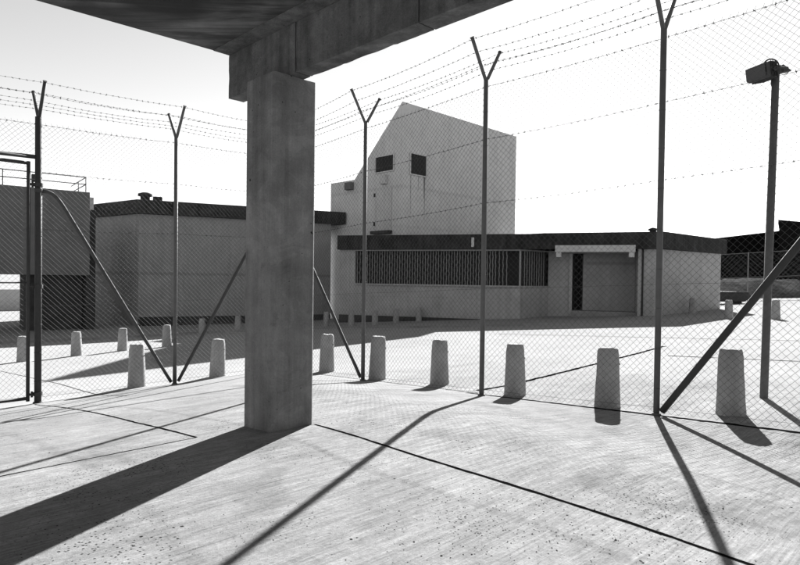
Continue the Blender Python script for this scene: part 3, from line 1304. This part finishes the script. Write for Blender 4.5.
# ------------------------------------------------------------------ far right
def hip_shed(name, quadp, z0, zfun, label):
    mb = MB()
    mb.prism(quadp, z0, zfun)
    o = mb.build(name, M['shed'])
    return tag(o, label, 'shed', 'dark sheds beyond the bank')


s1 = thing('dark_shed', (42, 72, 0), 'long black shed with a gently rising roof behind the low block', 'shed', 'dark sheds beyond the bank')
mb = MB()
mb.prism([(36, 71), (47, 71), (47, 84), (36, 84)], -1, [6.35, 7.75, 7.75, 6.35])
mb.build('wall', M['shed'], s1)
mb = MB()
mb.prism([(35.7, 70.7), (47, 70.7), (47, 84.3), (35.7, 84.3)], 6.1, [6.45, 7.9, 7.9, 6.45])
mb.v = [(x, y, z if i >= 4 else z + (0 if x < 40 else 1.35)) for i, (x, y, z) in enumerate(mb.v)]
mb.build('roof', M['shed'], s1)
s2 = thing('dark_shed', (45, 60, 0), 'taller black shed rising at the right edge behind the lamp pole', 'shed', 'dark sheds beyond the bank')
mb = MB()
mb.prism([(37.9, 60.2), (52, 58), (58, 69), (45.5, 71)], -1, [7.3, 5.9, 5.9, 7.3])
mb.build('wall', M['shed'], s2)
mb = MB()
mb.prism([(37.6, 59.9), (52.3, 57.6), (58.3, 69.3), (45.2, 71.2)], 5.6, [7.75, 6.35, 6.35, 7.75])
mb.v = [(x, y, z if i >= 4 else z + (1.75 if x < 45 else .35)) for i, (x, y, z) in enumerate(mb.v)]
mb.build('roof', M['shed'], s2)

# bank
def bank():
    mb = MB()
    vs, fs = [], []
    nx, ny = 70, 12
    for i in range(nx + 1):
        for j in range(ny + 1):
            x = 20 + i * .75
            y = 53 - (x - 26) * .35 + j * .9
            t = j / ny
            h = 1.9 * min(1, t * 2.6) * (.85 + .1 * math.sin(x * .8) + .06 * math.sin(x * 2.3 + 1)) + random.uniform(-.06, .06) * (j > 0)
            if j == ny: h *= .9
            vs.append((x, y, max(gz(x, y), -.1) - .08 + (h if j else -.1)))
    for i in range(nx):
        for j in range(ny):
            a = i * (ny + 1) + j
            fs.append((a, a + ny + 1, a + ny + 2, a + 1))
    mb.add(vs, fs, True)
    tag(mb.build('earth_bank', M['bank']), kind='structure')


bank()
# far wire fence
ff = thing('far_wire_fence', (26, 41, gz(26, 41)), 'thin wire fence on slim posts across the far right background', 'fence')
fa = Vector((19.5, 45.5, 0))
fb = Vector((34, 33.5, 0))
fd = (fb - fa)
ps = []
for t in (0, .17, .32, .50, .68, .86, 1.0):
    p = fa + fd * t
    z = gz(p.x, p.y)
    mb = MB()
    mb.tube([(p.x, p.y, z - .1), (p.x, p.y, z + 3.5)], .04, 6)
    mb.build('post', M['lattice'], ff)
    ps.append(Vector((p.x, p.y, z)))
for h in (3.45, 1.75, .1):
    mb = MB()
    mb.tube([p + Vector((0, 0, h)) for p in ps], .018, 4)
    mb.build('rail_wire', M['lattice'], ff)
mb = MB()
for a, b in zip(ps[:-1], ps[1:]):
    L = (b - a).length
    for sg in (1, -1):
        k = -12
        while k * .28 < L + 3.4:
            c = k * .28
            k += 1
            v0, v1 = (max(0, -c), min(3.4, L - c)) if sg == 1 else (max(0, c - L), min(3.4, c))
            if v1 - v0 < .1: continue
            q0 = a.lerp(b, (c + sg * v0) / L) + Vector((0, 0, v0 + .05))
            q1 = a.lerp(b, (c + sg * v1) / L) + Vector((0, 0, v1 + .05))
            mb.tube([q0, q1], .0035, 3, cap=False, smooth=False)
mb.build('chain_link', M['lattice'], ff)
# skip
sk = thing('steel_skip', (22.0, 40.3, gz(22, 40.3)), 'low dark steel skip lying beyond the low block right end', 'skip')
z = gz(22, 40.3)
mb = MB()
mb.extrude([(20.9, 40, z + .18), (23.0, 40, z + .18), (23.5, 40, z + .45), (23.25, 40, z + .82), (20.7, 40, z + .86), (20.6, 40, z + .5)], (0, 1.6, 0))
mb.build('tub', M['skip'], sk, .03)
mb = MB()
for x in (21.2, 22.8):
    mb.box((x, 40.8, z + .08), (.2, 1.3, .2))
mb.build('skid', M['skip'], sk)
mb = MB()
mb.box((22.0, 39.97, z + .80), (2.4, .08, .08))
mb.build('rim', M['skip'], sk)

# ------------------------------------------------------------------ loose grit on the near slab
gm = MB()
rg = random.Random(3)
for q_ in range(3200):
    x = rg.uniform(-5, 6)
    y = rg.uniform(2.6, 13)
    if q_ > 1500:
        x, y = rg.gauss(.9, .75), rg.gauss(3.75, .35)
    if rg.random() > .35 + .65 * (math.sin(x * 1.3 + 1) * math.sin(y * .9) > 0):
        continue
    r = rg.uniform(.0018, .0052) * (1 + (rg.random() > .985) * .7)
    z = gz(x, y)
    vs = []
    for k in range(5):
        th_ = k * 2 * math.pi / 5 + rg.random()
        vs.append((x + r * math.cos(th_), y + r * math.sin(th_), z + .001))
    vs.append((x, y, z + r * rg.uniform(.6, 1)))
    gm.add(vs, [(k, (k + 1) % 5, 5) for k in range(5)])
tag(gm.build('gravel', concrete('grit_stone', .12, .5, .3)), 'loose dark grit scattered over the pale slab', 'gravel', kind='stuff')

# ------------------------------------------------------------------ light
EL = math.radians(28.0)
AZ = math.atan(205 / 600)          # clockwise from +Y
sd = bpy.data.lights.new('sun', 'SUN')
sd.energy = 5.0
sd.angle = math.radians(.5)
sd.color = (1, 1, 1)
so = bpy.data.objects.new('sun', sd)
COL.objects.link(so)
to = Vector((math.sin(AZ) * math.cos(EL), math.cos(AZ) * math.cos(EL), math.sin(EL)))
so.rotation_euler = to.to_track_quat('Z', 'Y').to_euler()
so.location = to * 50

w = bpy.data.worlds.new('World')
S.world = w
w.use_nodes = True
nt = w.node_tree
nt.nodes.clear()
sky = nt.nodes.new('ShaderNodeTexSky')
sky.sky_type = 'NISHITA'
sky.sun_disc = False
sky.sun_elevation = EL
sky.sun_rotation = AZ
sky.air_density = 1.0
sky.dust_density = .1
sky.ozone_density = 1.0
bw = nt.nodes.new('ShaderNodeRGBToBW')
bg = nt.nodes.new('ShaderNodeBackground')
bg.inputs[1].default_value = .05
wo = nt.nodes.new('ShaderNodeOutputWorld')
nt.links.new(sky.outputs[0], bw.inputs[0])
nt.links.new(bw.outputs[0], bg.inputs[0])
nt.links.new(bg.outputs[0], wo.inputs[0])

# ------------------------------------------------------------------ camera
p_ = math.radians(.9)
rl = .013
fwv = Vector((0, math.cos(p_), -math.sin(p_)))
r0 = Vector((1, 0, 0))
u0v = Vector((0, math.sin(p_), math.cos(p_)))
Rv = r0 * math.cos(rl) + u0v * math.sin(rl)
Uv = u0v * math.cos(rl) - r0 * math.sin(rl)
cam = bpy.data.cameras.new('camera')
co = bpy.data.objects.new('camera', cam)
COL.objects.link(co)
mx = Matrix((Rv, Uv, -fwv)).transposed().to_4x4()
mx.translation = Vector((0, 0, 1.45))
co.matrix_world = mx
cam.sensor_width = 36
cam.lens = 27
cam.shift_y = 5 / 800
cam.clip_start = .05
cam.clip_end = 3000
S.camera = co

S.render.resolution_x = 1024
S.render.resolution_y = 723
S.view_settings.view_transform = 'Standard'
S.view_settings.look = 'None'
S.view_settings.gamma = 1
S.view_settings.exposure = 2.1
S.view_settings.use_curve_mapping = False
